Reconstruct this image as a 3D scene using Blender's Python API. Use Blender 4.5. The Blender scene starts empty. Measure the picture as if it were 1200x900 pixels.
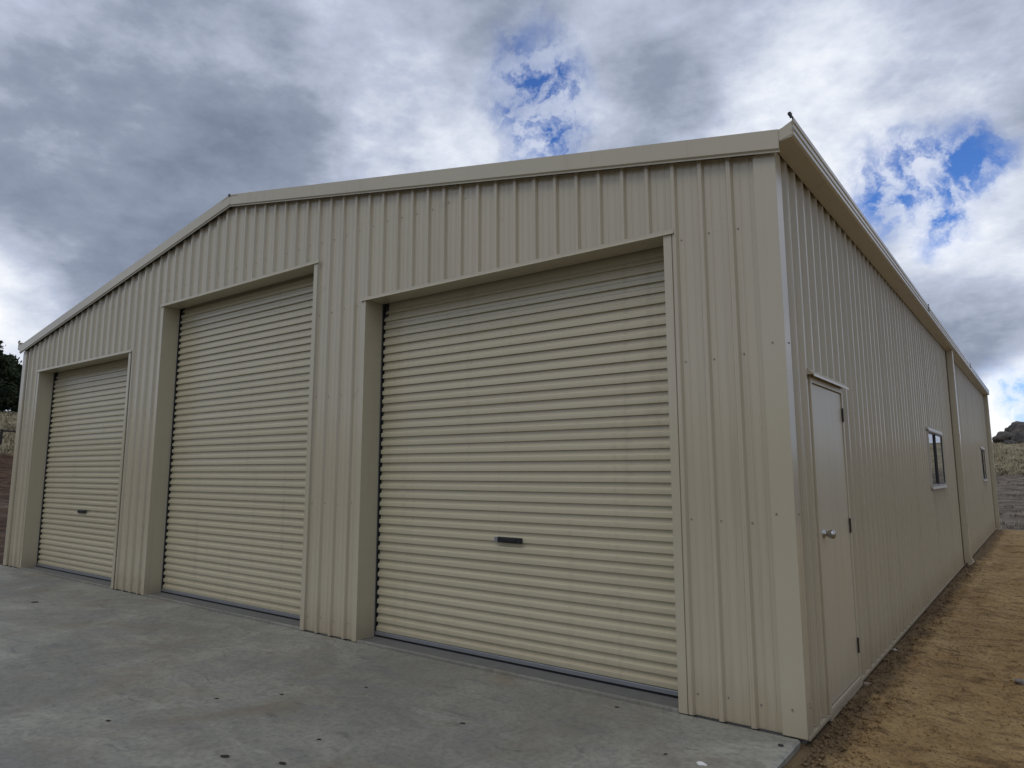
import bpy, math, random
import numpy as np
from mathutils import Vector, Matrix, noise

S = bpy.context.scene
COL = S.collection
R = math.radians
random.seed(7)
rng = np.random.default_rng(7)

# ------------------------------------------------------------------ camera
cam = bpy.data.cameras.new('camera')
camera = bpy.data.objects.new('camera', cam)
COL.objects.link(camera)
cam.sensor_width = 36.0
cam.lens = 821.5588 / 1200 * 36
cam.shift_x = 4.59 / 1200
cam.shift_y = -15.01 / 1200
cam.clip_start = 0.05
cam.clip_end = 20000
YAW, PITCH, ROLL = 0.6504, 0.1422, -0.0003
_f = Vector((-math.sin(YAW) * math.cos(PITCH), math.cos(YAW) * math.cos(PITCH), math.sin(PITCH)))
_r = Vector((math.cos(YAW), math.sin(YAW), 0))
_u = _r.cross(_f)
r2 = _r * math.cos(ROLL) + _u * math.sin(ROLL)
u2 = -_r * math.sin(ROLL) + _u * math.cos(ROLL)
CAM = Vector((1.1596, -4.209, 1.4421))
m = Matrix((r2, u2, -_f)).transposed().to_4x4()
m.translation = CAM
camera.matrix_world = m
S.camera = camera

S.view_settings.view_transform = 'Standard'
S.view_settings.look = 'None'
S.view_settings.gamma = 1.0
S.view_settings.exposure = 0.15

# ------------------------------------------------------------------ sky and sun
SUN_DIR = Vector((-0.06, -0.80, 1.15)).normalized()
SUN_EL = math.asin(SUN_DIR.z)
SUN_AZ = math.atan2(SUN_DIR.x, SUN_DIR.y)      # clockwise from +y

world = bpy.data.worlds.new('World')
S.world = world
world.use_nodes = True


class NT:
    """small helper to write node trees as expressions"""
    def __init__(s, tree):
        s.t = tree
        s.n = tree.nodes
        s.l = tree.links

    def node(s, typ, ins=None, **kw):
        n = s.n.new(typ)
        for k, v in kw.items():
            setattr(n, k, v)
        for k, v in (ins or {}).items():
            s.put(n.inputs[k], v)
        return n

    def put(s, sock, v):
        if hasattr(v, 'is_output'):
            s.l.new(v, sock)
        else:
            if isinstance(v, (tuple, list)) and len(v) == 3 and sock.type == 'RGBA':
                v = (*v, 1)
            sock.default_value = v

    def math(s, op, a, b=0.0, c=0.0, clamp=False):
        n = s.n.new('ShaderNodeMath')
        n.operation = op
        n.use_clamp = clamp
        for i, v in enumerate((a, b, c)):
            s.put(n.inputs[i], v)
        return n.outputs[0]

    def vmath(s, op, a, b=(0, 0, 0), out=0, scale=None):
        n = s.n.new('ShaderNodeVectorMath')
        n.operation = op
        s.put(n.inputs[0], a)
        s.put(n.inputs[1], b)
        if scale is not None:
            s.put(n.inputs[3], scale)
        return n.outputs[out]

    def noise(s, vec, scale, detail=4.0, rough=0.55, lac=2.0, dist=0.0, color=False):
        n = s.node('ShaderNodeTexNoise', {'Scale': scale, 'Detail': detail, 'Roughness': rough,
                                          'Lacunarity': lac, 'Distortion': dist})
        if vec is not None:
            s.put(n.inputs['Vector'], vec)
        return n.outputs['Color' if color else 'Fac']

    def ramp(s, v, a, b, c=0.0, d=1.0, smooth=True):
        n = s.n.new('ShaderNodeMapRange')
        n.interpolation_type = 'SMOOTHSTEP' if smooth else 'LINEAR'
        for i, x in enumerate((v, a, b, c, d)):
            s.put(n.inputs[i], x)
        return n.outputs[0]

    def mix(s, f, a, b, blend='MIX'):
        n = s.n.new('ShaderNodeMix')
        n.data_type = 'RGBA'
        n.blend_type = blend
        s.put(n.inputs['Factor'], f)
        for k, v in (('A', a), ('B', b)):
            sock = [i for i in n.inputs if i.name == k and i.type == 'RGBA'][0]
            s.put(sock, v)
        return [o for o in n.outputs if o.type == 'RGBA'][0]

    def scale(s, vec, xyz):
        return s.vmath('MULTIPLY', vec, xyz)


def build_sky():
    N = NT(world.node_tree)
    N.n.clear()
    out = N.node('ShaderNodeOutputWorld')
    bg = N.node('ShaderNodeBackground')
    N.l.new(bg.outputs[0], out.inputs[0])
    sky = N.node('ShaderNodeTexSky')
    sky.sky_type = 'NISHITA'
    sky.sun_disc = False
    sky.sun_elevation = SUN_EL
    sky.sun_rotation = SUN_AZ
    sky.air_density = 1.0
    sky.dust_density = 0.3
    sky.ozone_density = 2.0
    d = N.node('ShaderNodeTexCoord').outputs['Generated']
    d = N.vmath('NORMALIZE', d)
    sep = N.node('ShaderNodeSeparateXYZ', {0: d})
    z = N.math('MAXIMUM', sep.outputs[2], 0.0)
    # cloud deck: the direction projected onto a curved layer overhead
    inv = N.math('DIVIDE', 1.0, N.math('ADD', z, 0.26))
    p = N.vmath('SCALE', d, scale=inv)
    p = N.vmath('MULTIPLY', p, (1, 1, 0))
    warp = N.noise(p, 1.3, 3, 0.5, color=True)
    warp = N.vmath('SUBTRACT', warp, (0.5, 0.5, 0.5))
    pw = N.vmath('ADD', p, N.vmath('SCALE', warp, scale=0.28))
    big = N.noise(pw, 0.95, 3, 0.5)
    mid = N.noise(N.vmath('ADD', pw, (3.1, 7.7, 0)), 2.9, 9, 0.60)
    fine = N.noise(N.vmath('ADD', pw, (9.3, 1.7, 0)), 6.5, 8, 0.62, dist=0.2)
    # low in the sky the deck is seen side on: billows instead of streaks
    low = N.ramp(z, 0.85, 0.40)
    dl = N.scale(d, (1.0, 1.0, 1.9))
    midl = N.noise(N.vmath('ADD', dl, (1.3, 0.4, 2.2)), 4.2, 9, 0.60)
    finel = N.noise(N.vmath('ADD', dl, (4.3, 2.4, 0.2)), 13.0, 8, 0.62)
    lerp = lambda a, b, t: N.math('ADD', a, N.math('MULTIPLY', N.math('SUBTRACT', b, a), t))
    mid = lerp(mid, midl, low)
    fine = lerp(fine, finel, low)
    big = lerp(big, 0.5, N.math('MULTIPLY', low, 0.6))
    # a direction warped by noise, for the gaps and the thick and thin parts of the deck
    w3 = N.noise(N.vmath('SCALE', d, scale=1.0), 9.0, 6, 0.6, color=True)
    w3 = N.vmath('SUBTRACT', w3, (0.5, 0.5, 0.5))
    dwf = N.vmath('ADD', d, N.vmath('SCALE', w3, scale=0.11))
    w4 = N.noise(N.vmath('SCALE', d, scale=1.0), 3.2, 4, 0.5, color=True)
    w4 = N.vmath('SUBTRACT', w4, (0.5, 0.5, 0.5))
    dws = N.vmath('ADD', d, N.vmath('SCALE', w4, scale=0.30))

    def blob(dirn, r0, r1, vec, amp=1.0):
        v = Vector(dirn).normalized()
        dist = N.vmath('DISTANCE', vec, tuple(v), out=1)
        return N.ramp(dist, r0, r1, amp, 0.0)

    def add(*a):
        s = a[0]
        for b in a[1:]:
            s = N.math('ADD', s, b)
        return s

    # tone of the cloud deck: 0 dark slate underside, 1 sunlit white
    tone = N.math('MULTIPLY_ADD', N.math('SUBTRACT', big, 0.5), 0.75, 0.49)
    tone = add(tone, N.math('MULTIPLY', N.math('SUBTRACT', mid, 0.5), 1.25),
               N.math('MULTIPLY', N.math('SUBTRACT', fine, 0.5), 0.40))
    LIGHT = [((-.56, .67, .46), .02, .30, .42), ((-.27, .83, .49), .05, .30, .10), ((-.14, .89, .42), .04, .22, .12),
             ((-.94, .28, .13), .02, .16, .30), ((-.90, .31, .20), .01, .10, .15), ((-.05, .95, .28), .03, .16, .22),
             ((-.02, .99, .06), .04, .14, .60), ((-.97, .18, .45), .03, .30, .10)]
    DARK = [((-.80, .50, .31), .05, .50, .26), ((-.90, .32, .36), .06, .30, .14),
            ((-.05, .98, .19), .02, .14, .16), ((-.40, .78, .46), .03, .15, .28), ((-.50, .62, .60), .03, .22, .22)]
    for c, a, b, s in LIGHT:
        tone = add(tone, blob(c, a, b, dws, s))
    for c, a, b, s in DARK:
        tone = N.math('SUBTRACT', tone, blob(c, a, b, dws, s))
    tone = N.math('MULTIPLY_ADD', N.math('SUBTRACT', tone, 0.5), 1.15, 0.485)
    tone = N.math('MINIMUM', N.math('MAXIMUM', tone, 0.0), 1.0)
    cr = N.node('ShaderNodeValToRGB', {0: tone})
    e = cr.color_ramp.elements
    e[0].position = 0.0
    e[0].color = (0.175, 0.21, 0.29, 1)
    e[1].position = 1.0
    e[1].color = (0.93, 0.94, 0.96, 1)
    for pos, c in ((0.28, (0.26, 0.30, 0.39)), (0.55, (0.45, 0.50, 0.62)), (0.80, (0.72, 0.76, 0.84))):
        k = e.new(pos)
        k.color = (*c, 1)
    cloud = cr.outputs[0]
    # gaps of blue
    GAPS = [((-.491, .712, .505), .02, .095), ((-.497, .74, .455), .015, .07), ((-.090, .934, .346), .02, .075),
            ((-.045, .935, .355), .015, .065), ((-.13, .925, .33), .015, .07), ((-.08, .95, .30), .01, .05),
            ((-.02, .995, .095), .01, .05), ((.06, .99, .10), .01, .06)]
    gap = None
    for c, a, b in GAPS:
        g = blob(c, a, b, dwf)
        gap = g if gap is None else N.math('MAXIMUM', gap, g)
    # ragged elsewhere: where the deck thins out
    thin = N.ramp(N.math('ADD', big, N.math('MULTIPLY', fine, 0.25)), 0.80, 0.92)
    gap = N.math('MAXIMUM', gap, thin)
    wisp = N.ramp(N.noise(N.vmath('ADD', dwf, (2, 5, 1)), 26, 6, 0.6), 0.40, 0.62)
    gap = N.math('MULTIPLY', gap, N.math('SUBTRACT', 1.0, N.math('MULTIPLY', wisp, 0.66)))
    blue = N.mix(1.0, sky.outputs[0], (0.45, 0.74, 1.25, 1), 'MULTIPLY')
    cl10 = N.mix(1.0, cloud, (10, 10, 10, 1), 'MULTIPLY')
    col = N.mix(gap, cl10, blue)
    N.l.new(col, bg.inputs[0])
    bg.inputs[1].default_value = 0.1


build_sky()
sl = bpy.data.lights.new('sun', 'SUN')
sl.energy = 0.5
sl.angle = R(25)
sl.color = (1.0, 0.97, 0.92)
sun = bpy.data.objects.new('sun', sl)
COL.objects.link(sun)
sun.rotation_euler = SUN_DIR.to_track_quat('Z', 'Y').to_euler()


# ------------------------------------------------------------------ materials
def mat(name):
    m_ = bpy.data.materials.new(name)
    m_.use_nodes = True
    N = NT(m_.node_tree)
    b = N.n['Principled BSDF']
    return m_, N, b


def objpos(N):
    return N.node('ShaderNodeNewGeometry').outputs['Position']


def bump(N, b, h, strength, dist=0.01):
    n = N.node('ShaderNodeBump', {'Strength': strength, 'Distance': dist, 'Height': h})
    N.l.new(n.outputs[0], b.inputs['Normal'])


def paint(name, col, rough=0.36, dirt=0.5, per=0.03, spec=0.8):
    """factory painted steel with slight oil-canning and dust near the ground"""
    m_, N, b = mat(name)
    P = objpos(N)
    n1 = N.noise(N.scale(P, (1.5, 1.5, 0.7)), 1.2, 4)
    n2 = N.noise(N.scale(P, (14, 14, 9)), 1.0, 4)
    c = N.mix(N.math('MULTIPLY', n1, 0.35), col, tuple(x * 0.86 for x in col))
    c = N.mix(N.math('MULTIPLY', n2, 0.06), c, tuple(x * 0.8 for x in col))
    rnd = N.node('ShaderNodeObjectInfo').outputs['Random']
    c = N.mix(N.math('MULTIPLY', rnd, per * 4), c, tuple(x * 0.82 for x in col))
    z = N.node('ShaderNodeSeparateXYZ', {0: P}).outputs[2]
    zz = N.math('ADD', z, N.math('MULTIPLY', N.noise(N.scale(P, (9, 9, 2)), 1, 5), -0.35))
    d = N.ramp(zz, 0.16, -0.20, 0.0, N.math('MULTIPLY', dirt, 0.7))
    c = N.mix(d, c, (0.30, 0.20, 0.11))
    run = N.noise(N.scale(P, (11, 11, .45)), 1.0, 5, 0.6)
    c = N.mix(N.ramp(run, 0.54, 0.74, 0, 0.22), c, (0.27, 0.22, 0.15))
    scf = N.noise(N.scale(P, (1.7, 1.7, 3.0)), 1.6, 8, 0.7)
    c = N.mix(N.ramp(scf, 0.60, 0.72, 0, 0.16), c, (0.24, 0.20, 0.15))
    sp = N.noise(P, 70, 2)
    c = N.mix(N.ramp(sp, 0.72, 0.80, 0, 0.07), c, (0.20, 0.16, 0.11))
    N.l.new(c, b.inputs['Base Color'])
    N.l.new(N.math('MULTIPLY_ADD', n1, 0.07, rough), b.inputs['Roughness'])
    b.inputs['Specular IOR Level'].default_value = spec
    bump(N, b, N.noise(N.scale(P, (1.6, 1.6, 1.1)), 1.0, 0), 0.22, 0.02)
    return m_


CREAM = (0.50, 0.446, 0.325)
M = {}
M['wall'] = paint('painted steel sheet', CREAM, 0.16)
M['trim'] = paint('painted steel trim', (0.495, 0.447, 0.325), 0.16, 0.4)
M['slat'] = paint('painted roller door steel', (0.545, 0.492, 0.338), 0.26, 0.35, 0.09)
M['door'] = paint('painted door leaf', (0.53, 0.475, 0.345), 0.28, 0.4, 0.03, 0.4)


def plain(name, col, rough, metal=0.0, var=0.2, sc=8, spec=0.5):
    m_, N, b = mat(name)
    P = objpos(N)
    n = N.noise(P, sc, 5)
    c = N.mix(N.math('MULTIPLY', n, var * 2), col, tuple(x * 0.6 for x in col))
    N.l.new(c, b.inputs['Base Color'])
    b.inputs['Roughness'].default_value = rough
    b.inputs['Metallic'].default_value = metal
    b.inputs['Specular IOR Level'].default_value = spec
    return m_


M['black'] = plain('black plastic', (0.012, 0.012, 0.013), 0.4)
M['guide'] = plain('dark steel guide', (0.10, 0.105, 0.11), 0.5, 0.4)
M['rail'] = plain('grey aluminium rail', (0.30, 0.31, 0.32), 0.45, 0.5)
M['zinc'] = plain('zinc screw', (0.25, 0.23, 0.19), 0.45, 0.3)
M['frame'] = plain('pale window frame', (0.52, 0.49, 0.42), 0.35, 0.0, 0.05)
M['mullion'] = plain('dark window bead', (0.03, 0.03, 0.032), 0.4)
M['chrome'] = plain('satin chrome', (0.45, 0.44, 0.42), 0.16, 1.0, 0.05)
M['hinge'] = plain('bronzed hinge', (0.06, 0.05, 0.045), 0.4, 0.5)
M['inside'] = plain('bare galvanised inside', (0.25, 0.25, 0.25), 0.6, 0.3)
M['white'] = plain('white plastic', (0.75, 0.74, 0.70), 0.4, 0.0, 0.05)
M['shoe'] = plain('pale downpipe shoe', (0.70, 0.66, 0.56), 0.35, 0.0, 0.05)
M['chip'] = plain('dark bark', (0.028, 0.02, 0.014), 0.9)
M['stone'] = plain('grey stone', (0.21, 0.19, 0.165), 0.95, 0, 0.3, 40)
M['clodstone'] = plain('brown stone', (0.27, 0.20, 0.14), 0.9, 0, 0.3, 40)
M['palestone'] = plain('pale stone', (0.42, 0.38, 0.31), 0.9, 0, 0.3, 40)
M['post'] = plain('weathered dark timber', (0.035, 0.03, 0.026), 0.9, 0, 0.3, 6)
M['bark'] = plain('tree bark', (0.06, 0.045, 0.035), 0.95, 0, 0.4, 3)


def glass():
    m_, N, b = mat('window glass')
    b.inputs['Base Color'].default_value = (0.8, 0.85, 0.86, 1)
    b.inputs['Roughness'].default_value = 0.0
    b.inputs['Transmission Weight'].default_value = 1.0
    b.inputs['IOR'].default_value = 1.5
    return m_


M['glass'] = glass()


def concrete():
    m_, N, b = mat('broom finished concrete')
    P = objpos(N)
    w = N.vmath('SUBTRACT', N.noise(P, 0.8, 3, color=True), (.5, .5, .5))
    Pw = N.vmath('ADD', P, N.vmath('SCALE', w, scale=1.1))
    n1 = N.noise(Pw, 0.55, 6, 0.6)
    n2 = N.noise(N.scale(Pw, (1.0, 2.6, 1)), 2.2, 7, 0.62)
    n3 = N.noise(P, 28, 6, 0.7)
    c = N.mix(N.ramp(n1, 0.34, 0.66), (0.215, 0.206, 0.167), (0.355, 0.342, 0.279))
    c = N.mix(N.ramp(n2, 0.38, 0.70, 0, 0.55), c, (0.18, 0.18, 0.165))
    c = N.mix(N.ramp(n2, 0.28, 0.42, 0.3, 0), c, (0.45, 0.445, 0.40))
    c = N.mix(N.ramp(n3, 0.42, 0.68, 0, 0.45), c, (0.11, 0.108, 0.09))
    n9 = N.noise(Pw, 9, 7, 0.7)
    c = N.mix(N.ramp(n9, 0.46, 0.66, 0, 0.34), c, (0.125, 0.125, 0.108))
    # earth stains
    st = N.noise(N.vmath('ADD', Pw, (4.2, 1.3, 0)), 1.1, 7, 0.65)
    c = N.mix(N.ramp(st, 0.48, 0.70, 0, 0.55), c, (0.19, 0.145, 0.09))
    st2 = N.noise(N.vmath('ADD', P, (1.2, 8.3, 0)), 7, 5, 0.6)
    c = N.mix(N.ramp(st2, 0.62, 0.74, 0, 0.5), c, (0.13, 0.09, 0.055))
    # dark tyre and trowel scuffs
    sc = N.noise(N.scale(Pw, (1.2, 7.0, 1)), 2.5, 6, 0.7)
    c = N.mix(N.ramp(sc, 0.58, 0.72, 0, 0.6), c, (0.07, 0.07, 0.068))
    v = N.node('ShaderNodeTexVoronoi', {'Vector': P, 'Scale': 9.0, 'Randomness': 1.0})
    dot = N.ramp(v.outputs['Distance'], 0.05, 0.12, 1.0, 0.0)
    few = N.ramp(N.noise(P, 2.3, 2), 0.50, 0.6)
    c = N.mix(N.math('MULTIPLY', N.math('MULTIPLY', dot, few), 0.5), c, (0.05, 0.04, 0.03))
    N.l.new(c, b.inputs['Base Color'])
    N.l.new(N.ramp(n1, 0.3, 0.7, 0.72, 0.5), b.inputs['Roughness'])
    hgt = N.math('ADD', N.math('MULTIPLY', n3, 0.5), N.math('MULTIPLY', n2, 0.8))
    bump(N, b, hgt, 0.6, 0.01)
    return m_


M['concrete'] = concrete()
M['slab'] = plain('dusty shaded slab edge', (0.17, 0.165, 0.15), 0.85, 0, 0.45, 14)  # colour darkened for dirt and for the shade inside the door openings


def pad_soil():
    m_, N, b = mat('sandy orange fill')
    P = objpos(N)
    n1 = N.noise(P, 0.9, 6, 0.6)
    n2 = N.noise(N.scale(P, (4.2, 9.5, 4)), 1.0, 9, 0.72)
    n3 = N.noise(P, 45, 6, 0.7)
    n4 = N.noise(P, 150, 3, 0.7)
    c = N.mix(N.ramp(n1, 0.35, 0.65), (0.395, 0.25, 0.108), (0.54, 0.372, 0.175))
    c = N.mix(N.ramp(n2, 0.47, 0.64, 0, 0.8), c, (0.15, 0.088, 0.038))
    c = N.mix(N.ramp(n2, 0.44, 0.30, 0, 0.55), c, (0.54, 0.38, 0.18))
    c = N.mix(N.ramp(n3, 0.50, 0.64, 0, 0.7), c, (0.14, 0.085, 0.04))
    c = N.mix(N.ramp(n4, 0.54, 0.66, 0, 0.6), c, (0.58, 0.44, 0.25))
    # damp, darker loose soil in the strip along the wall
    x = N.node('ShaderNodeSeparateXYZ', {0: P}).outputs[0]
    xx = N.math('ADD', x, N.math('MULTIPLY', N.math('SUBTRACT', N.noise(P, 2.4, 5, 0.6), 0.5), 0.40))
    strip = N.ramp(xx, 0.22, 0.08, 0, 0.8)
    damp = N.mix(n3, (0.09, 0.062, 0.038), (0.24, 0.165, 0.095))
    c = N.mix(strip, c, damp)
    N.l.new(c, b.inputs['Base Color'])
    b.inputs['Roughness'].default_value = 0.95
    b.inputs['Specular IOR Level'].default_value = 0.15
    bump(N, b, N.math('ADD', N.math('ADD', n3, n2), N.math('MULTIPLY', n4, 0.5)), 1.0, 0.02)
    return m_


M['pad'] = pad_soil()


def field():
    m_, N, b = mat('paddock soil and dry grass')
    P = objpos(N)
    a = N.node('ShaderNodeAttribute', attribute_name='zone').outputs['Fac']
    left = N.node('ShaderNodeAttribute', attribute_name='redness').outputs['Fac']
    n1 = N.noise(P, 0.25, 6, 0.65)
    n2 = N.noise(N.scale(P, (1.0, 1.0, 1)), 1.6, 7, 0.7)
    n3 = N.noise(N.scale(P, (0.8, 1.1, 1)), 1.0, 9, 0.75)
    grey = N.mix(N.ramp(n3, 0.40, 0.60), (0.11, 0.088, 0.068), (0.27, 0.225, 0.175))
    red = N.mix(N.ramp(n2, 0.38, 0.62), (0.052, 0.028, 0.018), (0.14, 0.085, 0.052))
    soil = N.mix(left, grey, red)
    soil = N.mix(N.ramp(n1, 0.55, 0.7, 0, 0.5), soil, (0.30, 0.25, 0.19))
    straw = N.mix(N.ramp(n2, 0.35, 0.65), (0.21, 0.175, 0.105), (0.47, 0.41, 0.275))
    n5 = N.noise(N.scale(P, (0.35, 0.35, 1)), 0.35, 6, 0.7)
    straw = N.mix(N.ramp(n5, 0.50, 0.66, 0, 0.7), straw, (0.13, 0.105, 0.06))
    za = N.math('ADD', a, N.math('MULTIPLY', N.math('SUBTRACT', n1, 0.5), 0.7))
    c = N.mix(N.ramp(za, 0.40, 0.60), soil, straw)
    N.l.new(c, b.inputs['Base Color'])
    b.inputs['Roughness'].default_value = 1.0
    b.inputs['Specular IOR Level'].default_value = 0.1
    bump(N, b, N.math('ADD', n2, n3), 1.0, 0.25)
    return m_


M['field'] = field()


def rockmat():
    m_, N, b = mat('weathered granite')
    P = objpos(N)
    n = N.noise(P, 0.9, 8, 0.65)
    n2 = N.noise(N.scale(P, (1, 1, 4)), 0.7, 5, 0.6)
    c = N.mix(N.ramp(n, 0.35, 0.68), (0.035, 0.032, 0.030), (0.15, 0.13, 0.11))
    c = N.mix(N.ramp(n2, 0.6, 0.7, 0, 0.7), c, (0.02, 0.02, 0.02))
    N.l.new(c, b.inputs['Base Color'])
    b.inputs['Roughness'].default_value = 0.95
    bump(N, b, n, 1.0, 0.3)
    return m_


M['rock'] = rockmat()


def leafmat():
    m_, N, b = mat('dark conifer foliage')
    P = objpos(N)
    n = N.noise(P, 0.8, 4)
    c = N.mix(N.ramp(n, 0.35, 0.65), (0.014, 0.022, 0.012), (0.055, 0.070, 0.035))
    N.l.new(c, b.inputs['Base Color'])
    b.inputs['Roughness'].default_value = 0.9
    b.inputs['Specular IOR Level'].default_value = 0.2
    return m_


M['leaf'] = leafmat()


# ------------------------------------------------------------------ mesh helpers
class MB:
    def __init__(s):
        s.v = []
        s.f = []

    def quad(s, a, b, c, d):
        k = len(s.v)
        s.v += [a, b, c, d]
        s.f.append((k, k + 1, k + 2, k + 3))

    def box(s, x0, x1, y0, y1, z0, z1):
        k = len(s.v)
        s.v += [(x0, y0, z0), (x1, y0, z0), (x1, y1, z0), (x0, y1, z0), (x0, y0, z1), (x1, y0, z1), (x1, y1, z1), (x0, y1, z1)]
        s.f += [tuple(k + i for i in q) for q in ((0, 3, 2, 1), (4, 5, 6, 7), (0, 1, 5, 4), (1, 2, 6, 5), (2, 3, 7, 6), (3, 0, 4, 7))]
        return s

    def extrude(s, prof, fn, t0, t1, closed=False, caps=False):
        """sweep a 2D profile from t0 to t1; fn((a,b),t) gives the 3D point"""
        k = len(s.v)
        n = len(prof)
        s.v += [fn(p, t0) for p in prof] + [fn(p, t1) for p in prof]
        for i in range(n if closed else n - 1):
            j = (i + 1) % n
            s.f.append((k + i, k + j, k + n + j, k + n + i))
        if caps:
            s.f.append(tuple(k + i for i in range(n)))
            s.f.append(tuple(k + n + i for i in reversed(range(n))))
        return s

    def cyl(s, c, axis, r, h, n=12, r2=None):
        a = Vector(axis).normalized()
        t = a.orthogonal().normalized()
        w = a.cross(t)
        r2 = r if r2 is None else r2
        k = len(s.v)
        for rr, hh in ((r, 0), (r2, h)):
            for i in range(n):
                an = 2 * math.pi * i / n
                s.v.append(tuple(Vector(c) + a * hh + (t * math.cos(an) + w * math.sin(an)) * rr))
        for i in range(n):
            j = (i + 1) % n
            s.f.append((k + i, k + j, k + n + j, k + n + i))
        s.f.append(tuple(k + i for i in reversed(range(n))))
        s.f.append(tuple(k + n + i for i in range(n)))
        return s

    def mesh(s, name, material):
        me = bpy.data.meshes.new(name)
        me.from_pydata([tuple(p) for p in s.v], [], s.f)
        me.materials.append(material)
        me.update()
        return me

    def build(s, name, material, parent=None, bevel=0.0, solid=0.0, smooth=False):
        me = s.mesh(name, material)
        return link(name, me, parent, bevel, solid, smooth)


def link(name, me, parent=None, bevel=0.0, solid=0.0, smooth=False):
    o = bpy.data.objects.new(name, me)
    COL.objects.link(o)
    if parent is not None:
        o.parent = parent
    if smooth:
        me.polygons.foreach_set('use_smooth', [True] * len(me.polygons))
    if solid:
        md = o.modifiers.new('thickness', 'SOLIDIFY')
        md.thickness = solid
        md.offset = 0
    if bevel:
        md = o.modifiers.new('bevel', 'BEVEL')
        md.width = bevel
        md.segments = 2
        md.limit_method = 'ANGLE'
    return o


def tag(o, label, cat, group=None, kind=None):
    if label:
        o['label'] = label
    if cat:
        o['category'] = cat
    if group:
        o['group'] = group
    if kind:
        o['kind'] = kind
    return o


def empty(name, loc=(0, 0, 0)):
    o = bpy.data.objects.new(name, None)
    COL.objects.link(o)
    o.location = loc
    return o


# ------------------------------------------------------------------ ground
W, H, L, SL = 12.0, 3.3745, 17.9, 0.1800       # shed width, eave, length, roof slope


def dist_rect(x, y, x0=-14.5, x1=5.5, y0=-9.0, y1=19.0):
    dx = np.maximum(np.maximum(x0 - x, x - x1), 0)
    dy = np.maximum(np.maximum(y0 - y, y - y1), 0)
    return np.hypot(dx, dy)


def fbm(x, y, sc, octv=4, seed=0.0):
    out = np.empty(x.shape)
    it = np.nditer([x, y, out], op_flags=[['readonly'], ['readonly'], ['writeonly']])
    for a, b_, o in it:
        o[...] = noise.fractal(Vector((float(a) * sc + seed, float(b_) * sc - seed, seed)), 1.0, 2.0, octv)
    return out


PROF_D = [0, 1.5, 4, 12, 30, 45, 70, 100, 116, 135, 180, 400, 900, 3000, 9000]
PROF_R = [-.10, -.25, -.55, -.6, .15, 1.0, 3.1, 5.5, 6.4, 6.6, 5.5, 3, 10, 30, 60]
PROF_L = [-.10, -.20, -.20, .25, 2.0, 3.7, 7.6, 9.6, 10.2, 10.4, 9.0, 6, 12, 30, 60]


def terrain_h(x, y):
    d = dist_rect(x, y)
    wl = np.clip((-(x + 6) - (y - 5)) / 30.0 * 0.5 + 0.5, 0, 1)
    east = 1 - .75 * np.clip((x - 14) / 40.0, 0, 1)
    return (1 - wl) * np.interp(d, PROF_D, PROF_R) * east + wl * np.interp(d, PROF_D, PROF_L), d, wl


def build_ground():
    rings = np.concatenate([[0.0], np.linspace(4, 60, 90), np.geomspace(61, 9000, 70)])
    na = 220
    ang = np.linspace(0, 2 * np.pi, na, endpoint=False)
    rr, aa = np.meshgrid(rings, ang, indexing='ij')
    x = -3 + rr * np.cos(aa)
    y = 5 + rr * np.sin(aa)
    z, d, wl = terrain_h(x, y)
    amp = np.interp(d, [0, 2, 8, 60, 200, 2000], [0, .02, .10, .22, .6, 5])
    z = z + amp * fbm(x, y, 0.22, 5, 3.0) + np.interp(d, [0, 60, 400], [0, 0.0, 1.0]) * fbm(x, y, 0.02, 3, 9.0)
    inside = d <= 0
    z = np.where(inside, -0.16, z - 0.0)
    v = np.stack([x, y, z], -1).reshape(-1, 3)
    f = []
    for i in range(len(rings) - 1):
        for j in range(na):
            k = (j + 1) % na
            f.append((i * na + j, (i + 1) * na + j, (i + 1) * na + k, i * na + k))
    me = bpy.data.meshes.new('ground')
    me.from_pydata(v.tolist(), [], f)
    me.materials.append(M['field'])
    at = me.attributes.new('zone', 'FLOAT', 'POINT')
    zone = (1 - wl) * np.interp(d, [0, 40, 62, 200], [0, .25, .8, 1.2]) + wl * np.interp(d, [0, 30, 46, 200], [0, .25, .8, 1.2])
    at.data.foreach_set('value', zone.ravel())
    at = me.attributes.new('redness', 'FLOAT', 'POINT')
    at.data.foreach_set('value', wl.ravel())
    o = link('ground', me, smooth=True)
    o['kind'] = 'structure'
    return o


build_ground()


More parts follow.
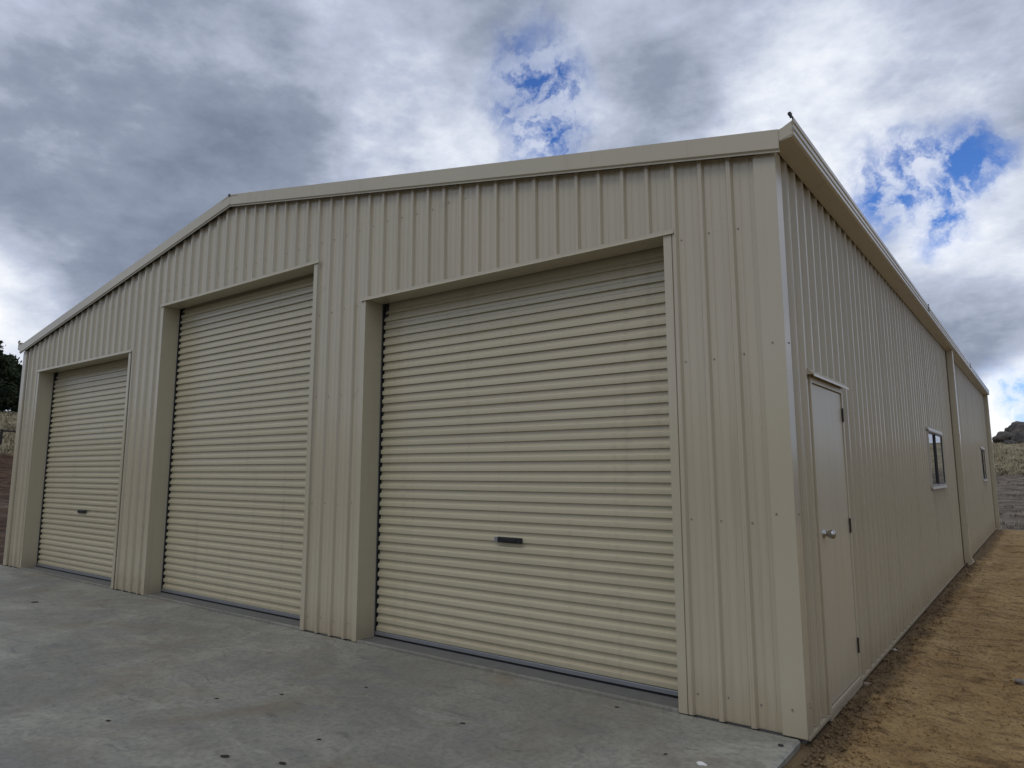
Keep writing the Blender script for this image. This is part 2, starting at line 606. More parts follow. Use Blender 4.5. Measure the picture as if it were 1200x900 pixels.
def build_pad():
    """the levelled fill along the right hand wall, fine mesh with ruts, clods and footmarks"""
    xs = np.concatenate([np.arange(-0.10, 1.6, 0.016), np.arange(1.6, 6.2, 0.08)])
    ys = np.concatenate([np.arange(-9.5, -1.2, 0.1), np.arange(-1.2, 3.2, 0.016), np.arange(3.2, 8, 0.04), np.arange(8, 19.6, 0.10)])
    X, Y = np.meshgrid(xs, ys, indexing='ij')

    def vn(sx, sy, oct_, seed):
        # cheap lattice noise with numpy
        def lat(ix, iy):
            h = np.sin(ix * 127.1 + iy * 311.7 + seed * 74.7) * 43758.5453
            return h - np.floor(h)
        tot = np.zeros(X.shape)
        a = 1.0
        s = 0.0
        fx, fy = X * sx, Y * sy
        for _ in range(oct_):
            ix, iy = np.floor(fx), np.floor(fy)
            u, w = fx - ix, fy - iy
            u = u * u * (3 - 2 * u)
            w = w * w * (3 - 2 * w)
            val = (lat(ix, iy) * (1 - u) + lat(ix + 1, iy) * u) * (1 - w) + (lat(ix, iy + 1) * (1 - u) + lat(ix + 1, iy + 1) * u) * w
            tot += a * val
            s += a
            a *= 0.55
            fx, fy = fx * 2.03 + 13.1, fy * 2.03 + 7.7
        return tot / s - 0.5
    Z = -0.060 + 0.05 * vn(1.1, 1.1, 3, 1) + 0.045 * vn(4.5, 8, 4, 2) + 0.022 * vn(22, 22, 3, 3)
    clod = np.clip(vn(17, 17, 3, 5), 0.06, 1) - 0.06
    edge = 0.17 + 0.14 * vn(1.4, 1.4, 2, 8)
    near = np.clip((edge - X) / 0.10, 0, 1)
    Z += near * (0.004 + 0.09 * clod) + 0.03 * clod
    Z += 0.018 * np.exp(-((X - edge - 0.06) / 0.07) ** 2)
    Z = np.where(X < 0.03, np.clip(Z, -0.05, -.022), Z)
    # slope off at the far end and outer edge of the pad
    Z -= np.clip((Y - 18.4) / 1.2, 0, 1) ** 2 * 0.5 + np.clip((X - 5.0) / 1.2, 0, 1) ** 2 * 0.4 + np.clip((-8.6 - Y) / 0.9, 0, 1) ** 2 * 0.4
    v = np.stack([X, Y, Z], -1).reshape(-1, 3)
    nx, ny = X.shape
    i = np.arange(nx - 1)[:, None] * ny + np.arange(ny - 1)[None, :]
    f = np.stack([i, i + ny, i + ny + 1, i + 1], -1).reshape(-1, 4)
    me = bpy.data.meshes.new('dirt_pad')
    me.from_pydata(v.tolist(), [], f.tolist())
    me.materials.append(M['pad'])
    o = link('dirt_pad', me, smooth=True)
    o['kind'] = 'structure'
    return xs, ys, Z


PXS, PYS, PZ = build_pad()


def pad_z(x, y):
    i = min(max(int(np.searchsorted(PXS, x)), 0), len(PXS) - 1)
    j = min(max(int(np.searchsorted(PYS, y)), 0), len(PYS) - 1)
    return float(PZ[i, j])


ap = MB()
ap.extrude([(-12.9, -.20), (-.055, -.20), (-.035, -.016), (-.045, -.006), (-12.9, -.006)], lambda p, t: (p[0], t, p[1]), -9.0, -.012, True, True)
o = ap.build('concrete_apron', M['concrete'])
o['kind'] = 'structure'

# ------------------------------------------------------------------ shed
shed = empty('steel_shed', (0, 0, 0))
tag(shed, 'large cream steel farm shed with three roller doors and a low gable roof', 'shed')

RIB = 0.188
DOORS = [(-3.681, -.741, 3.000), (-7.445, -4.462, 3.488), (-11.267, -8.290, 2.994)]
DEP = 0.026


def profile(u0, u1, r0):
    """(u, height 0..1) points of the ribbed sheet between u0 and u1"""
    pts = []
    k0 = math.floor((u0 - r0) / RIB) - 1
    k1 = math.ceil((u1 - r0) / RIB) + 1
    raw = []
    for k in range(k0, k1 + 1):
        c = r0 + k * RIB
        raw += [(c - .026, 0), (c - .024, .04), (c - .0135, .93), (c - .011, 1), (c + .011, 1), (c + .0135, .93), (c + .024, .04), (c + .026, 0)]
        for q in (.068, .120):
            raw += [(c + q - .009, 0), (c + q - .003, .11), (c + q + .003, .11), (c + q + .009, 0)]
    us = [p[0] for p in raw]
    hs = [p[1] for p in raw]
    hh = lambda u: float(np.interp(u, us, hs))
    pts = [(u0, hh(u0))] + [p for p in raw if u0 + 1e-4 < p[0] < u1 - 1e-4] + [(u1, hh(u1))]
    return pts, hh


def sheet(u0, u1, r0, fmap, top, openings, z0, name='wall_sheet', lap=0.0):
    pts, hh = profile(u0, u1, r0)
    cuts = [c for o_ in openings for c in o_[:2] if u0 + 1e-4 < c < u1 - 1e-4]
    pts = sorted(pts + [(c, hh(c)) for c in cuts])
    mb = MB()
    for (a, ha), (b_, hb) in zip(pts[:-1], pts[1:]):
        if b_ - a < 1e-6:
            continue
        mid = (a + b_) / 2
        spans = [(z0, None)]
        for (l, r, lo, hi) in openings:
            if l < mid < r:
                spans = ([(z0, lo)] if lo > z0 + .01 else []) + [(hi, None)]
        for lo, hi in spans:
            mb.quad(fmap(a, ha, lo), fmap(b_, hb, lo), fmap(b_, hb, top(b_) if hi is None else hi), fmap(a, ha, top(a) if hi is None else hi))
    return mb.build(name, M['wall'], shed, solid=0.0012)


roofz = lambda x: H + SL * (6 - abs(x + 6))
ftop = lambda x: roofz(x) + 0.001


def wall_run(umin, umax, r0, fmap, top, openings, z0):
    step = 4 * RIB
    edges = [umin]
    e = r0 + math.ceil((umin - r0 + 0.2) / step) * step
    while e < umax - 0.2:
        edges.append(e)
        e += step
    edges.append(umax)
    for i, (a, b_) in enumerate(zip(edges[:-1], edges[1:])):
        off = 0.0016 * (i % 2)
        sheet(a, b_, r0, lambda u, h_, z, off=off: fmap(u, h_ + off / DEP, z), top, openings, z0)


F_OPEN = [(l - .004, r_ + .004, -1, h_) for l, r_, h_ in DOORS]
PA = (0.50, 1.39, 0.0, 2.045)
WINS = [(6.04, 7.54, 1.26, 1.955), (14.98, 16.18, 1.26, 1.955)]
S_OPEN = [(PA[0], PA[1], -1, PA[3])] + [(a, b_, lo, hi) for a, b_, lo, hi in WINS]
wall_run(-11.99, -.03, -.290, lambda u, h_, z: (u, DEP - DEP * h_, z), ftop, F_OPEN, -0.003)
wall_run(.03, L - .03, .246, lambda u, h_, z: (-DEP + DEP * h_, u, z), lambda u: H + .05, S_OPEN, 0.004)
wall_run(.03, L - .03, .246, lambda u, h_, z: (-W + DEP - DEP * h_, u, z), lambda u: H + .05, [], 0.004)
wall_run(-11.99, -.03, -.290, lambda u, h_, z: (u, L - DEP + DEP * h_, z), ftop, [], 0.004)

# angle flashing under the side sheets
for a_, b_ in ((.03, PA[0] - .008), (PA[1] + .008, L - .03)):
    MB().box(-.045, .005, a_, b_, -.016, .002).build('base_flashing', M['trim'], shed)
# floor slab
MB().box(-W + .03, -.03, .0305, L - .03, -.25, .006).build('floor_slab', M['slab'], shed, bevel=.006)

# roof sheets with ribs running down the slope
for sgn in (1, -1):
    pts, _ = profile(-.03, L + .03, .1)
    mb = MB()
    xe = 0.02 if sgn > 0 else -W - .02
    for (a, ha), (b_, hb) in zip(pts[:-1], pts[1:]):
        z = lambda x, h_: roofz(x) + .065 + .028 * h_
        mb.quad((-6, a, z(-6, ha)), (-6, b_, z(-6, hb)), (xe, b_, z(xe, hb)), (xe, a, z(xe, ha)))
    mb.build('roof', M['wall'], shed)
rc = MB()
for a, b_ in ((-6.16, -6.0), (-6.0, -5.84)):
    rc.extrude([(a, roofz(a) + .10), (b_, roofz(b_) + .108), (b_, roofz(b_) + .103), (a, roofz(a) + .095)], lambda p, t: (p[0], t, p[1]), -.052, L + .052, True, True)
rcap = rc.build('ridge_cap', M['trim'], shed)
# black plug for the shade inside the rolled end of the ridge cap
MB().cyl((-6.0, -.062, roofz(-6) + .112), (0, 1, 0), .016, .08, 10).build('end_hole_shade', M['black'], rcap)

# barge boards along the front and rear gables
for y0, y1, fy in ((-.052, .04, -1), (L - .04, L + .052, 1)):
    for sgn in (1, -1):
        xe = .044 if sgn > 0 else -W - .044
        pr = []
        yo = y0 if fy < 0 else y1
        yi = y1 if fy < 0 else y0
        s_ = -fy
        prof = [(yi, .118), (yo, .118), (yo, -.002), (yo + s_ * .012, -.012), (yo + s_ * .012, -.022), (yo + s_ * .016, -.022), (yo + s_ * .016, -.006),
                (yo + s_ * .004, .004), (yo + s_ * .004, .112), (yi, .112)]
        mb = MB()
        mb.extrude(prof, lambda p, t: (t, p[0], roofz(t) + p[1] + .004), -6.0, xe, True, True)
        mb.build('barge_board', M['trim'], shed)
MB().box(-6.012, -5.985, -.0545, -.051, roofz(-6) + .006, roofz(-6) + .120).build('barge_joint', M['trim'], shed)

# corner flashings, an angle over the end ribs
for cx_, sx in ((0, 1), (-W, -1)):
    for cy_, sy in ((0, -1), (L, 1)):
        mb = MB()
        e = .003
        t = .002
        prof = [(-.134, e - .024), (-.130, e), (e, e), (e, -.112), (e - .024, -.116)]
        inn = [(e - .024 - t, -.116 + t), (e - t, -.112), (e - t, e - t), (-.130, e - t), (-.134 + t, e - .024)]
        pp = [(cx_ + sx * a, cy_ + sy * b_) for a, b_ in prof + inn]
        mb.extrude(pp, lambda p, t_: (p[0], p[1], t_), 0.0, H + .012, True, True)
        mb.build('corner_flashing', M['trim'], shed)

# gutters
GP = [(.030, .118), (.010, .118), (-.004, .095), (-.002, .022), (.112, .046), (.126, .056), (.126, .078), (.117, .084), (.117, .092), (.127, .098), (.127, .122),
      (.118, .128), (.118, .136), (.128, .142), (.130, .166), (.122, .176), (.116, .172), (.122, .164), (.120, .060), (.008, .034), (.008, .110), (.030, .112)]
GP = GP[2:-2]
for cx_, sx in ((.006, 1), (-W - .006, -1)):
    g = MB()
    g.extrude([(cx_ + sx * a, H + b_) for a, b_ in GP], lambda p, t: (p[0], t, p[1]), -.05, L + .05, True, False)
    gut = g.build('gutter', M['trim'], shed)
    for yy in (-.047, L + .044):
        c = MB()
        c.extrude([(cx_ + sx * a, H + b_) for a, b_ in ((.030, .11), (.030, .034), (.111, .048), (.125, .058), (.126, .15), (.060, .118))], lambda p, t: (p[0], t, p[1]), yy, yy + .003, True, True)
        c.build('end_cap', M['trim'], gut)
    for yy in (6.05, 12.25):
        c = MB()
        c.box(*sorted((cx_ + sx * .112, cx_ + sx * .133)), yy - .012, yy + .012, H + .10, H + .192)
        c.build('joint_strap', M['black'], gut)
    c = MB().cyl((cx_ + sx * .119, -.047, H + .165), (-.35, -.1, 1), .009, .026, 8)
    c.cyl((cx_ + sx * .109, -.05, H + .193), (0, 1, 0), .012, .018, 8)
    c.build('end_clip', M['black'], gut)


# downpipes
def downpipe(y0, x0, sx):
    d = MB()
    a, b_ = sorted((x0, x0 + sx * .092))
    d.box(a, b_, y0, y0 + .10, .10, H + .032)
    p = d.build('downpipe', M['trim'], shed, bevel=.008)
    s = MB()
    s.extrude([(x0 + sx * .004, .12), (x0 + sx * .088, .12), (x0 + sx * .118, .040), (x0 + sx * .062, -.010), (x0 + sx * .004, .075)],
              lambda q, t: (q[0], t, q[1]), y0 + .002, y0 + .098, True, True)
    s.build('shoe', M['trim'], p, bevel=.004)
    s = MB()
    s.extrude([(x0 + sx * .119, .045), (x0 + sx * .126, .038), (x0 + sx * .068, -.018), (x0 + sx * .062, -.011)],
              lambda q, t: (q[0], t, q[1]), y0 - .004, y0 + .104, True, True)
    s.build('shoe_lip', M['shoe'], p)
    for zz in (.6, 2.0, 3.0):
        s = MB().box(*sorted((x0 - .0, x0 + sx * .0945)), y0 - .003, y0 + .103, zz, zz + .03)
        s.build('pipe_strap', M['trim'], p)


downpipe(9.18, .003, 1)
downpipe(L - .13, .006, 1)

# screws, too small to pick apart
sc = MB()
for k in range(0, 62):
    x = -.290 - k * RIB + .040
    for zz in (.13, 1.15, 2.15, 2.96, 3.7):
        if zz > roofz(x) - .1 or x < -11.9 or any(l - .06 < x < r_ + .06 and zz < h_ + .03 for l, r_, h_ in DOORS):
            continue
        sc.cyl((x, DEP + .001, zz + random.uniform(-.012, .012)), (0, -1, 0), .0065, .007, 6, .005)
for x, zz in ((-.07, .14), (-.07, 2.2), (-.1, 1.2)):
    sc.cyl((x, -.002, zz), (0, -1, 0), .0065, .006, 6, .005)
o = sc.build('front_screws', M['zinc'], shed)
o['kind'] = 'stuff'
sc = MB()
for k in range(0, 94):
    y = .246 + k * RIB + .045
    for zz in (.13, 1.15, 2.15, 3.0):
        if y > L - .1 or any(a - .05 < y < b_ + .05 and lo - .05 < zz < hi + .05 for a, b_, lo, hi in S_OPEN):
            continue
        sc.cyl((-DEP - .001, y, zz + random.uniform(-.012, .012)), (1, 0, 0), .0065, .007, 6, .005)
for zz in (.15, .17, 1.2, 2.2):
    sc.cyl((.002, .07, zz), (1, 0, 0), .0065, .006, 6, .005)
o = sc.build('side_screws', M['zinc'], shed)
o['kind'] = 'stuff'

# ------------------------------------------------------------------ roller doors
PITCH_S = 0.0772
YC = 0.215


def roller(l, r_, h_, handle):
    # flashing around the opening
    for x, s in ((l, -1), (r_, 1)):
        j = MB()
        prof = [(x, .205), (x, -.004), (x + s * .056, -.004), (x + s * .058, .006), (x + s * .054, .006), (x + s * .053, -.001), (x + s * .0025, -.001), (x + s * .0025, .205)]
        j.extrude(prof, lambda p, t: (p[0], p[1], t), -.003, h_ - .001, True, True)
        j.build('jamb_flashing', M['trim'], shed)
    hd = MB()
    prof = [(.205, 0), (-.010, 0), (-.016, -.006), (-.018, -.004), (-.011, .006), (-.006, .008), (-.006, .030), (-.003, .030), (-.003, .004), (.205, .003)]
    hd.extrude(prof, lambda p, t: (t, p[0], h_ + p[1]), l + .0005, r_ - .0005, True, True)
    hd.extrude([(-.010, 0), (-.016, -.006), (-.018, -.004), (-.011, .006), (-.006, .008), (-.006, .030), (-.003, .030), (-.003, .002)],
               lambda p, t: (t, p[0], h_ + p[1]), l - .075, l, True, True)
    hd.extrude([(-.010, 0), (-.016, -.006), (-.018, -.004), (-.011, .006), (-.006, .008), (-.006, .030), (-.003, .030), (-.003, .002)],
               lambda p, t: (t, p[0], h_ + p[1]), r_, r_ + .075, True, True)
    hd.build('head_flashing', M['trim'], shed)
    MB().box(l + .004, r_ - .004, .0015, .030, -.15, .0105).build('slab_rim', M['concrete'], shed, bevel=.002)
    # the recessed curtain sheet carries the raised slats
    a, b_ = l + .016, r_ - .016
    c = MB()
    c.box(a + .004, b_ - .004, YC + .0205, YC + .0225, .05, h_ - .12)
    rd = c.build('roller_door', M['slat'], shed)
    prof = [(.0190, .0030), (.001, .000), (-.0005, .0012), (-.0012, .017), (-.0008, .0330), (.0008, .0355), (.0140, .0425), (.0170, .0450), (.0190, .0750)]
    s = MB()
    nx = 2
    k = len(prof)
    for q in range(nx):
        t = a + (b_ - a) * q / (nx - 1)
        w = 0.0005 * noise.noise(Vector((t * 1.7, h_, 3.0))) if 0 < q < nx - 1 else 0.0
        s.v += [(t, p[0] + w, p[1] + w * .8) for p in prof]
    for q in range(nx - 1):
        for p in range(k - 1):
            s.f.append((q * k + p, q * k + p + 1, (q + 1) * k + p + 1, (q + 1) * k + p))
    s.f.append(tuple(range(k)))
    s.f.append(tuple((nx - 1) * k + p for p in reversed(range(k))))
    me = s.mesh('slat', M['slat'])
    n = int((h_ - .05 - .10) / PITCH_S)
    for i in range(n):
        sl_ = link('slat', me, rd)
        sl_.location = (0, YC + random.uniform(-.0008, .0008), .055 + i * PITCH_S)
        sl_.rotation_euler = (R(random.uniform(-1.6, 1.6)), R(random.uniform(-.012, .012)), 0)
    # the curtain rolls back onto its drum under the lintel
    z = .055 + n * PITCH_S
    ang = 0.0
    y = YC
    for i in range(5):
        ang += R(11)
        sl_ = link('slat', me, rd)
        sl_.rotation_euler = (-ang, 0, 0)
        sl_.location = (0, y, z)
        y += math.sin(ang) * PITCH_S
        z += math.cos(ang) * PITCH_S
    d = MB().cyl((a, YC + .20, h_ - .02), (1, 0, 0), .17, b_ - a, 20)
    d.build('drum', M['slat'], rd)
    MB().box(a - .004, b_ + .004, YC - .012, YC + .022, .022, .052).build('bottom_rail', M['rail'], rd, bevel=.003)
    MB().box(a, b_, YC - .004, YC + .014, .0065, .0215).build('rubber_seal', M['black'], rd)
    for x, s_ in ((l, 1), (r_, -1)):
        g = MB()
        g.box(*sorted((x - s_ * .03, x + s_ * .045)), YC + .024, YC + .028, .003, h_ + .15)
        g.box(*sorted((x - s_ * .03, x - s_ * .026)), YC - .012, YC + .0215, .003, h_ + .15)
        g.box(*sorted((x - s_ * .0255, x + s_ * .010)), YC - .012, YC - .008, .003, h_ + .15)
        g.build('door_guide', M['guide'], rd)
    if handle:
        hx, hz, hw = handle
        hm = MB()
        hm.box(hx, hx + hw, YC - .020, YC - .003, hz - .022, hz + .022)
        hb = hm.build('handle', M['black'], rd, bevel=.006)
        MB().box(hx + .05, hx + hw - .05, YC - .026, YC - .0205, hz - .012, hz + .012).build('lock_plate', M['black'], hb, bevel=.003)
        MB().box(hx - .035, hx - .002, YC - .010, YC - .002, hz - .018, hz + .018).build('keeper', M['rail'], hb)


roller(*DOORS[0], (-2.300, .918, .235))
roller(*DOORS[1], None)
roller(*DOORS[2], (-9.945, .88, .25))

# ------------------------------------------------------------------ personnel door in the side wall
y0, y1, z0, z1 = PA
fr = MB()
fr.box(-.09, .006, y0 + .001, y0 + .034, .001, z1)
fr.box(-.09, .006, y1 - .034, y1 - .001, .001, z1)
fr.box(-.09, .006, y0 + .034, y1 - .034, z1 - .036, z1)
fr.box(-.09, .008, y0 + .034, y1 - .034, .001, .030)
pd = fr.build('access_door', M['door'], shed, bevel=.002)
MB().box(-.045, -.003, y0 + .039, y1 - .038, .036, z1 - .041).build('door_leaf', M['door'], pd, bevel=.003)
hf = MB()
hf.extrude([(-.01, .050), (.005, .048), (.040, .012), (.042, -.004), (.039, -.004), (.037, .010), (-.01, .010)], lambda p, t: (p[0], t, z1 + p[1]), y0 - .045, y1 + .055, True, True)
hf.build('rain_head', M['trim'], pd)
sm = MB().box(-.02, .008, y0 - .006, y1 + .006, -.035, -.0005)
sm.build('door_sill', M['trim'], pd)
for zz in (1.80, 1.01, .19):
    MB().cyl((.006, y1 - .037, zz), (0, 0, 1), .0065, .10, 8).build('hinge', M['hinge'], pd)
kb = MB()
ky, kz = y0 + .125, 1.05
segs = [(.000, .029), (.004, .029), (.008, .022), (.010, .016), (.020, .015), (.028, .021), (.042, .027), (.054, .029), (.064, .026), (.070, .016), (.071, .001)]
nseg = 20
for x, rr in segs:
    for i in range(nseg):
        an = 2 * math.pi * i / nseg
        kb.v.append((x - .003, ky + rr * math.cos(an), kz + rr * math.sin(an)))
for i in range(len(segs) - 1):
    for j in range(nseg):
        k = (j + 1) % nseg
        kb.f.append((i * nseg + j, i * nseg + k, (i + 1) * nseg + k, (i + 1) * nseg + j))
kb.build('door_knob', M['chrome'], pd, smooth=True)

# ------------------------------------------------------------------ windows
for a, b_, lo, hi in WINS:
    fr = MB()
    t = .012
    fr.box(-.07, .012, a + .001, a + t, lo + .001, hi - .001)
    fr.box(-.07, .012, b_ - t, b_ - .001, lo + .001, hi - .001)
    fr.box(-.07, .012, a + t, b_ - t, hi - t, hi - .001)
    fr.box(-.07, .012, a + t, b_ - t, lo + .001, lo + t)
    wd = fr.build('window', M['frame'], shed, bevel=.002)
    mid = (a + b_) / 2
    MB().box(-.06, -.004, mid - .015, mid + .015, lo + t, hi - t).build('mullion', M['mullion'], wd)
    for p0, p1, xx in ((a + t, mid - .015, -.016), (mid + .015, b_ - t, -.004)):
        bd = MB()
        e = .018
        bd.box(xx - .008, xx + .008, p0 + .001, p0 + e, lo + t, hi - t)
        bd.box(xx - .008, xx + .008, p1 - e, p1 - .001, lo + t, hi - t)
        bd.box(xx - .008, xx + .008, p0 + e, p1 - e, lo + t, lo + t + e)
        bd.box(xx - .008, xx + .008, p0 + e, p1 - e, hi - t - e, hi - t)
        bd.build('sash', M['mullion'], wd)
        MB().box(xx - .002, xx + .002, p0 + e, p1 - e, lo + t + e, hi - t - e).build('pane', M['glass'], wd)
    hf = MB()
    hf.extrude([(-.01, .045), (.008, .042), (.022, .016), (.022, -.004), (.019, -.004), (.018, .010), (-.01, .010)], lambda p, tt: (p[0], tt, hi + p[1]), a - .012, b_ + .012, True, True)
    hf.build('window_head', M['frame'], wd)
    hf = MB()
    hf.extrude([(-.01, -.001), (.018, -.006), (.022, -.040), (.016, -.040), (.012, -.032), (-.01, -.026)], lambda p, tt: (p[0], tt, lo + p[1]), a - .012, b_ + .012, True, True)
    hf.build('window_sill', M['frame'], wd)


# ------------------------------------------------------------------ small things lying about
def ground_pt(u, v, z):
    """where a sight line meets the ground, used once to survey the small debris"""
    d = _f + r2 * ((u - 600 + 4.59) / 821.5588) - u2 * ((v - 450 + 15.01) / 821.5588)
    t = (z - CAM.z) / d.z
    return CAM + d * t


def lump(r, sx, sy, sz, seed, sub=2):
    """an irregular stone: a subdivided icosahedron pushed about by noise"""
    import bmesh
    bm = bmesh.new()
    bmesh.ops.create_icosphere(bm, subdivisions=sub, radius=1.0)
    for vt in bm.verts:
        n = noise.fractal(vt.co * 1.1 + Vector((seed, seed * 2.1, 0)), 1.0, 2.0, 4)
        q = vt.co * (1 + .38 * n)
        vt.co = Vector((q.x * sx, q.y * sy, q.z * sz)) * r
    me = bpy.data.meshes.new('lump')
    bm.to_mesh(me)
    bm.free()
    return me


CHIPS = [(429, 806, .014), (542, 848, .018), (723, 829, .018), (780, 884, .014), (127, 845, .022), (254, 819, .020), (330, 814, .016),
         (263, 887, .028), (331, 895, .026), (374, 867, .016), (41, 706, .05)]
for i, (u, v, s) in enumerate(CHIPS):
    q = ground_pt(u, v, -.006)
    me = lump(s, 1.0, .5, .16, i * 3.7, 1)
    me.materials.append(M['chip'])
    o = link('bark_chip', me)
    o.location = (q.x, q.y, -.003)
    o.rotation_euler = (0, 0, YAW + random.uniform(-.5, .5))
    tag(o, 'small dark chip of bark lying on the grey concrete apron', 'bark chip', 'dark bark chips scattered on the concrete')
q = ground_pt(915, 874, -.006)
o = MB().cyl((0, 0, 0), (0, 0, 1), .016, .007, 12, .013).build('anchor_bolt', M['black'])
o.location = (q.x, q.y, -.0065)
tag(o, 'small black bolt head in the concrete corner beside the shed', 'bolt')
q = ground_pt(822, 896, -.006)
me = lump(.022, 1.2, .7, .35, 5.5, 2)
me.materials.append(M['white'])
o = link('paper_scrap', me)
o.location = (q.x, q.y, -.002)
tag(o, 'crumpled white scrap on the concrete in front of the largest near door', 'scrap')

for name, u, v, s, sh, mt, lab in (
        ('stone', 1199, 804, .05, (1.2, .8, .4), 'stone', 'flat grey stone lying on the orange dirt away from the wall'),
        ('stone', 1047, 766, .028, (1.2, .8, .7), 'palestone', 'small pale stone in the dark soil at the foot of the side wall'),
        ('stone', 1016, 808, .036, (1.1, .8, .7), 'clodstone', 'brown stone in the loose soil below the access door')):
    q = ground_pt(u, v, -.07)
    me = lump(s, *sh, u * .37, 3)
    me.materials.append(M[mt])
    o = link(name, me, smooth=False)
    o.location = (q.x, q.y, pad_z(q.x, q.y) + .2 * s)
    o.rotation_euler = (.1, .15, random.uniform(0, 3))
    tag(o, lab, 'stone')


def clods():
    mb = MB()
    base = []
    for s in range(6):
        me = lump(1, 1, 1, .75, s * 11.3, 1)
        base.append((np.array([v_.co[:] for v_ in me.vertices]), [tuple(p.vertices) for p in me.polygons]))
        bpy.data.meshes.remove(me)
    pts = []
    for _ in range(5200):
        y = random.uniform(-.9, 1) if random.random() < .25 else -.9 + 11 * random.random() ** 2
        x = abs(random.gauss(0, .11)) + .015
        pts.append((x, y, random.choice((.003, .004, .006, .009, .013)) * random.uniform(.6, 1.2)))
    for _ in range(5200):
        pts.append((random.uniform(.2, 2.2), -1.0 + 9 * random.random() ** 1.6, random.choice((.003, .004, .006, .009)) * random.uniform(.6, 1.2)))
    V = []
    Fc = []
    k = 0
    for x, y, s in pts:
        b_, f = random.choice(base)
        a = random.uniform(0, 6.28)
        ca, sa = math.cos(a), math.sin(a)
        vv = b_ * s
        vv = np.stack([vv[:, 0] * ca - vv[:, 1] * sa + x, vv[:, 0] * sa + vv[:, 1] * ca + y, vv[:, 2] + pad_z(x, y) + s * .25], -1)
        V.append(vv)
        Fc += [tuple(i + k for i in q) for q in f]
        k += len(vv)
    me = bpy.data.meshes.new('soil_clods')
    me.from_pydata(np.concatenate(V).tolist(), [], Fc)
    me.materials.append(M['pad'])
    o_ = link('soil_clods', me, smooth=True)
    tag(o_, 'loose crumbs of soil and gravel along the foot of the wall', 'soil', kind='stuff')


clods()


# ------------------------------------------------------------------ far things
def on_terrain(x, y):
    z, d, wl = terrain_h(np.array([x]), np.array([y]))
    return float(z[0])


def place(u, r):
    """a spot at range r in the direction of column u of the survey"""
    d = _f + r2 * ((u - 600 + 4.59) / 821.5588)
    h_ = Vector((d.x, d.y, 0)).normalized()
    q = CAM + h_ * r
    return q.x, q.y


BOULDERS = [(1171, 122, 1.3, (1.15, 1.0, .80), 'low rounded dark boulder with a flat top beside the big tor'),
            (1174, 118, .75, (1.5, .9, .55), 'small slab of dark rock lying at the foot of the low boulder'),
            (1193, 126, 2.2, (1.15, 1.0, .95), 'biggest dome shaped dark granite boulder on the rise behind the shed'),
            (1211, 124, 1.9, (1.3, 1.0, .8), 'dark boulder at the right hand flank of the big dome'),
            (1186, 121, 1.0, (1.3, 1.0, .8), 'squat dark boulder leaning in front of the big dome')]
for i, (u, r, s, sh, lab) in enumerate(BOULDERS):
    x, y = place(u, r)
    me = lump(s, *sh, 20 + i * 7.7, 4)
    me.materials.append(M['rock'])
    o = link('boulder', me, smooth=True)
    o.location = (x, y, on_terrain(x, y) + s * sh[2] * .45)
    o.rotation_euler = (0, 0, i * 1.3)
    tag(o, lab, 'boulder', 'granite boulders on the rise behind the shed')


def tree(x, y, h_, rad, lab, seed):
    rs = np.random.default_rng(seed)
    zb = on_terrain(x, y)
    root = empty('conifer_tree', (x, y, zb - .1))
    tag(root, lab, 'tree', 'dark trees on the rise to the left')
    t = MB()
    t.cyl((0, 0, -.3), (.02, .01, 1), .32, h_ * .55, 9, .2)
    t.cyl((.02 * h_ * .55, .01 * h_ * .55, h_ * .54 - .3), (-.01, .02, 1), .2, h_ * .40, 8, .04)
    tips = []
    nb = 46
    for i in range(nb):
        fz = .05 + .90 * (i / nb)
        a = i * 2.399 + rs.uniform(-.4, .4)
        prof = (1 - fz) ** .55 if fz > .45 else .80 + fz * .35
        ln = rad * min(prof, 1.0) * rs.uniform(.65, 1.2)
        up = rs.uniform(.05, .35)
        st = Vector((0, 0, h_ * fz))
        d = Vector((math.cos(a), math.sin(a), up)).normalized()
        t.cyl(st, d, .07, ln, 5, .015)
        tips.append((st, d, ln))
    t.build('trunk', M['bark'], root)
    V = []
    F = []
    for st, d, ln in tips:
        for _ in range(150):
            f_ = rs.uniform(.18, 1.05) ** .8
            p = np.array(st + d * ln * f_) + rs.normal(0, 1, 3) * np.array([.42, .42, .20]) * (0.5 + ln * .22)
            s = rs.uniform(.10, .24)
            n1 = rs.normal(0, 1, 3)
            n1 /= np.linalg.norm(n1)
            n2 = np.cross(n1, rs.normal(0, 1, 3))
            n2 /= np.linalg.norm(n2)
            k = len(V)
            V += [p + n1 * s, p + n2 * s * .6, p - n1 * s, p - n2 * s * .6]
            F.append((k, k + 1, k + 2, k + 3))
    me = bpy.data.meshes.new('crown')
    me.from_pydata([tuple(p) for p in V], [], F)
    me.materials.append(M['leaf'])
    link('crown', me, root)


TREES = [(6, 92, 6.4, 2.6, 'dark conifer on the left rise right beside the shed corner'),
         (-16, 88, 7.6, 3.0, 'dark conifer at the left edge, next to the one beside the shed'),
         (24, 98, 5.6, 2.6, 'dark conifer mostly hidden behind the left corner of the shed'),
         (-45, 90, 7.2, 3.4, 'dark conifer outermost on the left rise')]
for i, (u, r, h_, rad, lab) in enumerate(TREES):
    x, y = place(u, r)
    tree(x, y, h_, rad, lab, 30 + i)

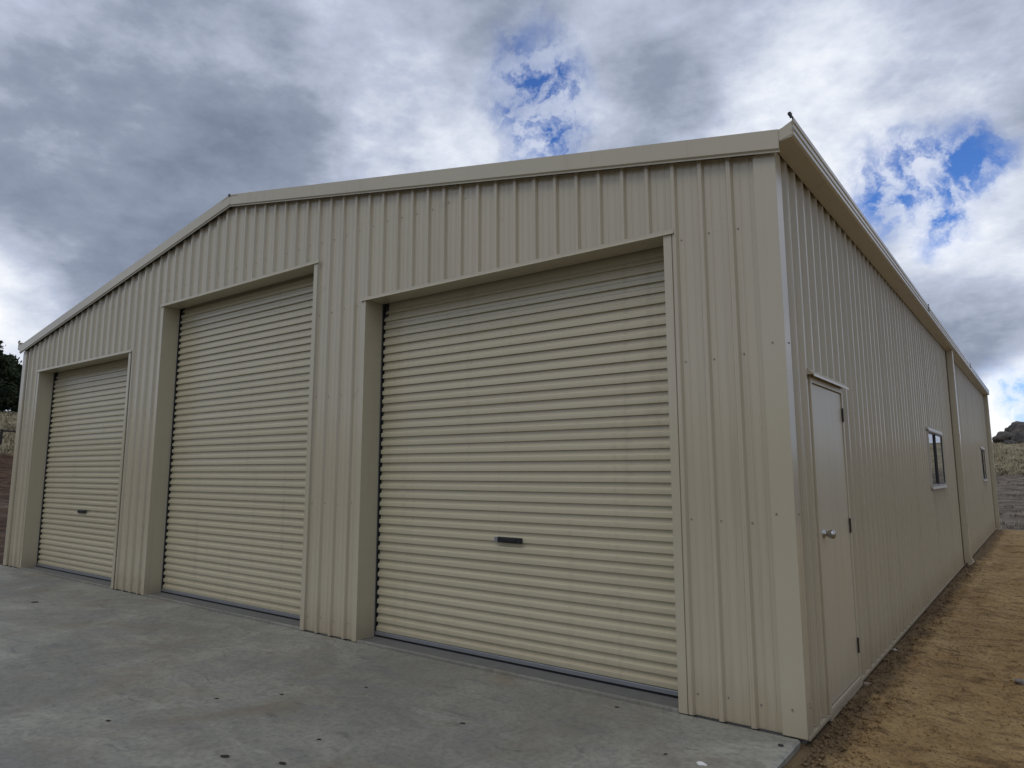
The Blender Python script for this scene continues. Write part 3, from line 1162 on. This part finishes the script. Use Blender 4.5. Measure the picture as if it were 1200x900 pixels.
# post and rail fence on the left
x0, y0_ = place(9, 58)
dirx = Vector((.55, .83, 0)).normalized()
fz = on_terrain(x0, y0_)
fence = empty('timber_fence', (x0, y0_, fz))
tag(fence, 'dark timber post and rail standing in the dry paddock left of the shed', 'fence')
for k in range(4):
    q = dirx * (2.2 * k)
    zz = on_terrain(x0 + q.x, y0_ + q.y) - fz
    p = MB().cyl((q.x, q.y, zz - .3), (0, 0, 1), .09, 1.45, 8, .08).build('post', M['post'], fence)
for k in range(3):
    a = dirx * (2.2 * k)
    b_ = dirx * (2.2 * (k + 1))
    za = on_terrain(x0 + a.x, y0_ + a.y) - fz + 1.06
    zb = on_terrain(x0 + b_.x, y0_ + b_.y) - fz + 1.06
    d = Vector((b_.x - a.x, b_.y - a.y, zb - za))
    MB().cyl((a.x, a.y, za), d, .06, d.length, 6).build('rail', M['post'], fence)


# dry grass tufts and weeds over the paddocks that can be seen past the two ends of the shed
def tufts():
    V = []
    F = []
    MI = []
    def tuft(x, y, h_, n, mi):
        z = on_terrain(x, y) - .05
        for _ in range(n):
            a = random.uniform(0, 6.28)
            bx, by = x + random.gauss(0, h_ * .5), y + random.gauss(0, h_ * .5)
            dx, dy = math.cos(a) * h_ * .16, math.sin(a) * h_ * .16
            lx, ly = random.gauss(0, h_ * .35), random.gauss(0, h_ * .35)
            k = len(V)
            V.extend([(bx - dx, by - dy, z), (bx + dx, by + dy, z), (bx + lx, by + ly, z + h_ * random.uniform(.6, 1.2))])
            F.append((k, k + 1, k + 2))
            MI.append(mi)
    for _ in range(2600):
        x, y = place(random.uniform(1140, 1260), random.uniform(70, 121))
        tuft(x, y, random.uniform(.12, .38), 7, 0 if random.random() < .7 else 1)
    for _ in range(500):
        x, y = place(random.uniform(1140, 1260), random.uniform(26, 75))
        tuft(x, y, random.uniform(.06, .2), 6, random.choice((0, 1, 1)))
    for _ in range(1500):
        x, y = place(random.uniform(-40, 40), random.uniform(52, 88))
        tuft(x, y, random.uniform(.12, .4), 7, 0 if random.random() < .75 else 1)
    for _ in range(1500):
        x, y = random.uniform(40, 130), random.uniform(-10, 60)
        tuft(x, y, random.uniform(.2, .6), 7, random.choice((0, 0, 1)))
    me = bpy.data.meshes.new('dry_grass')
    me.from_pydata(V, [], F)
    me.materials.append(plain('straw', (0.42, 0.36, 0.23), 1.0, 0, .2, .5))
    me.materials.append(plain('dull weeds', (0.13, 0.105, 0.065), 1.0, 0, .2, .5))
    me.polygons.foreach_set('material_index', MI)
    o_ = link('dry_grass', me)
    tag(o_, 'dry straw coloured grass tufts across the paddocks behind the shed', 'grass', kind='stuff')


tufts()
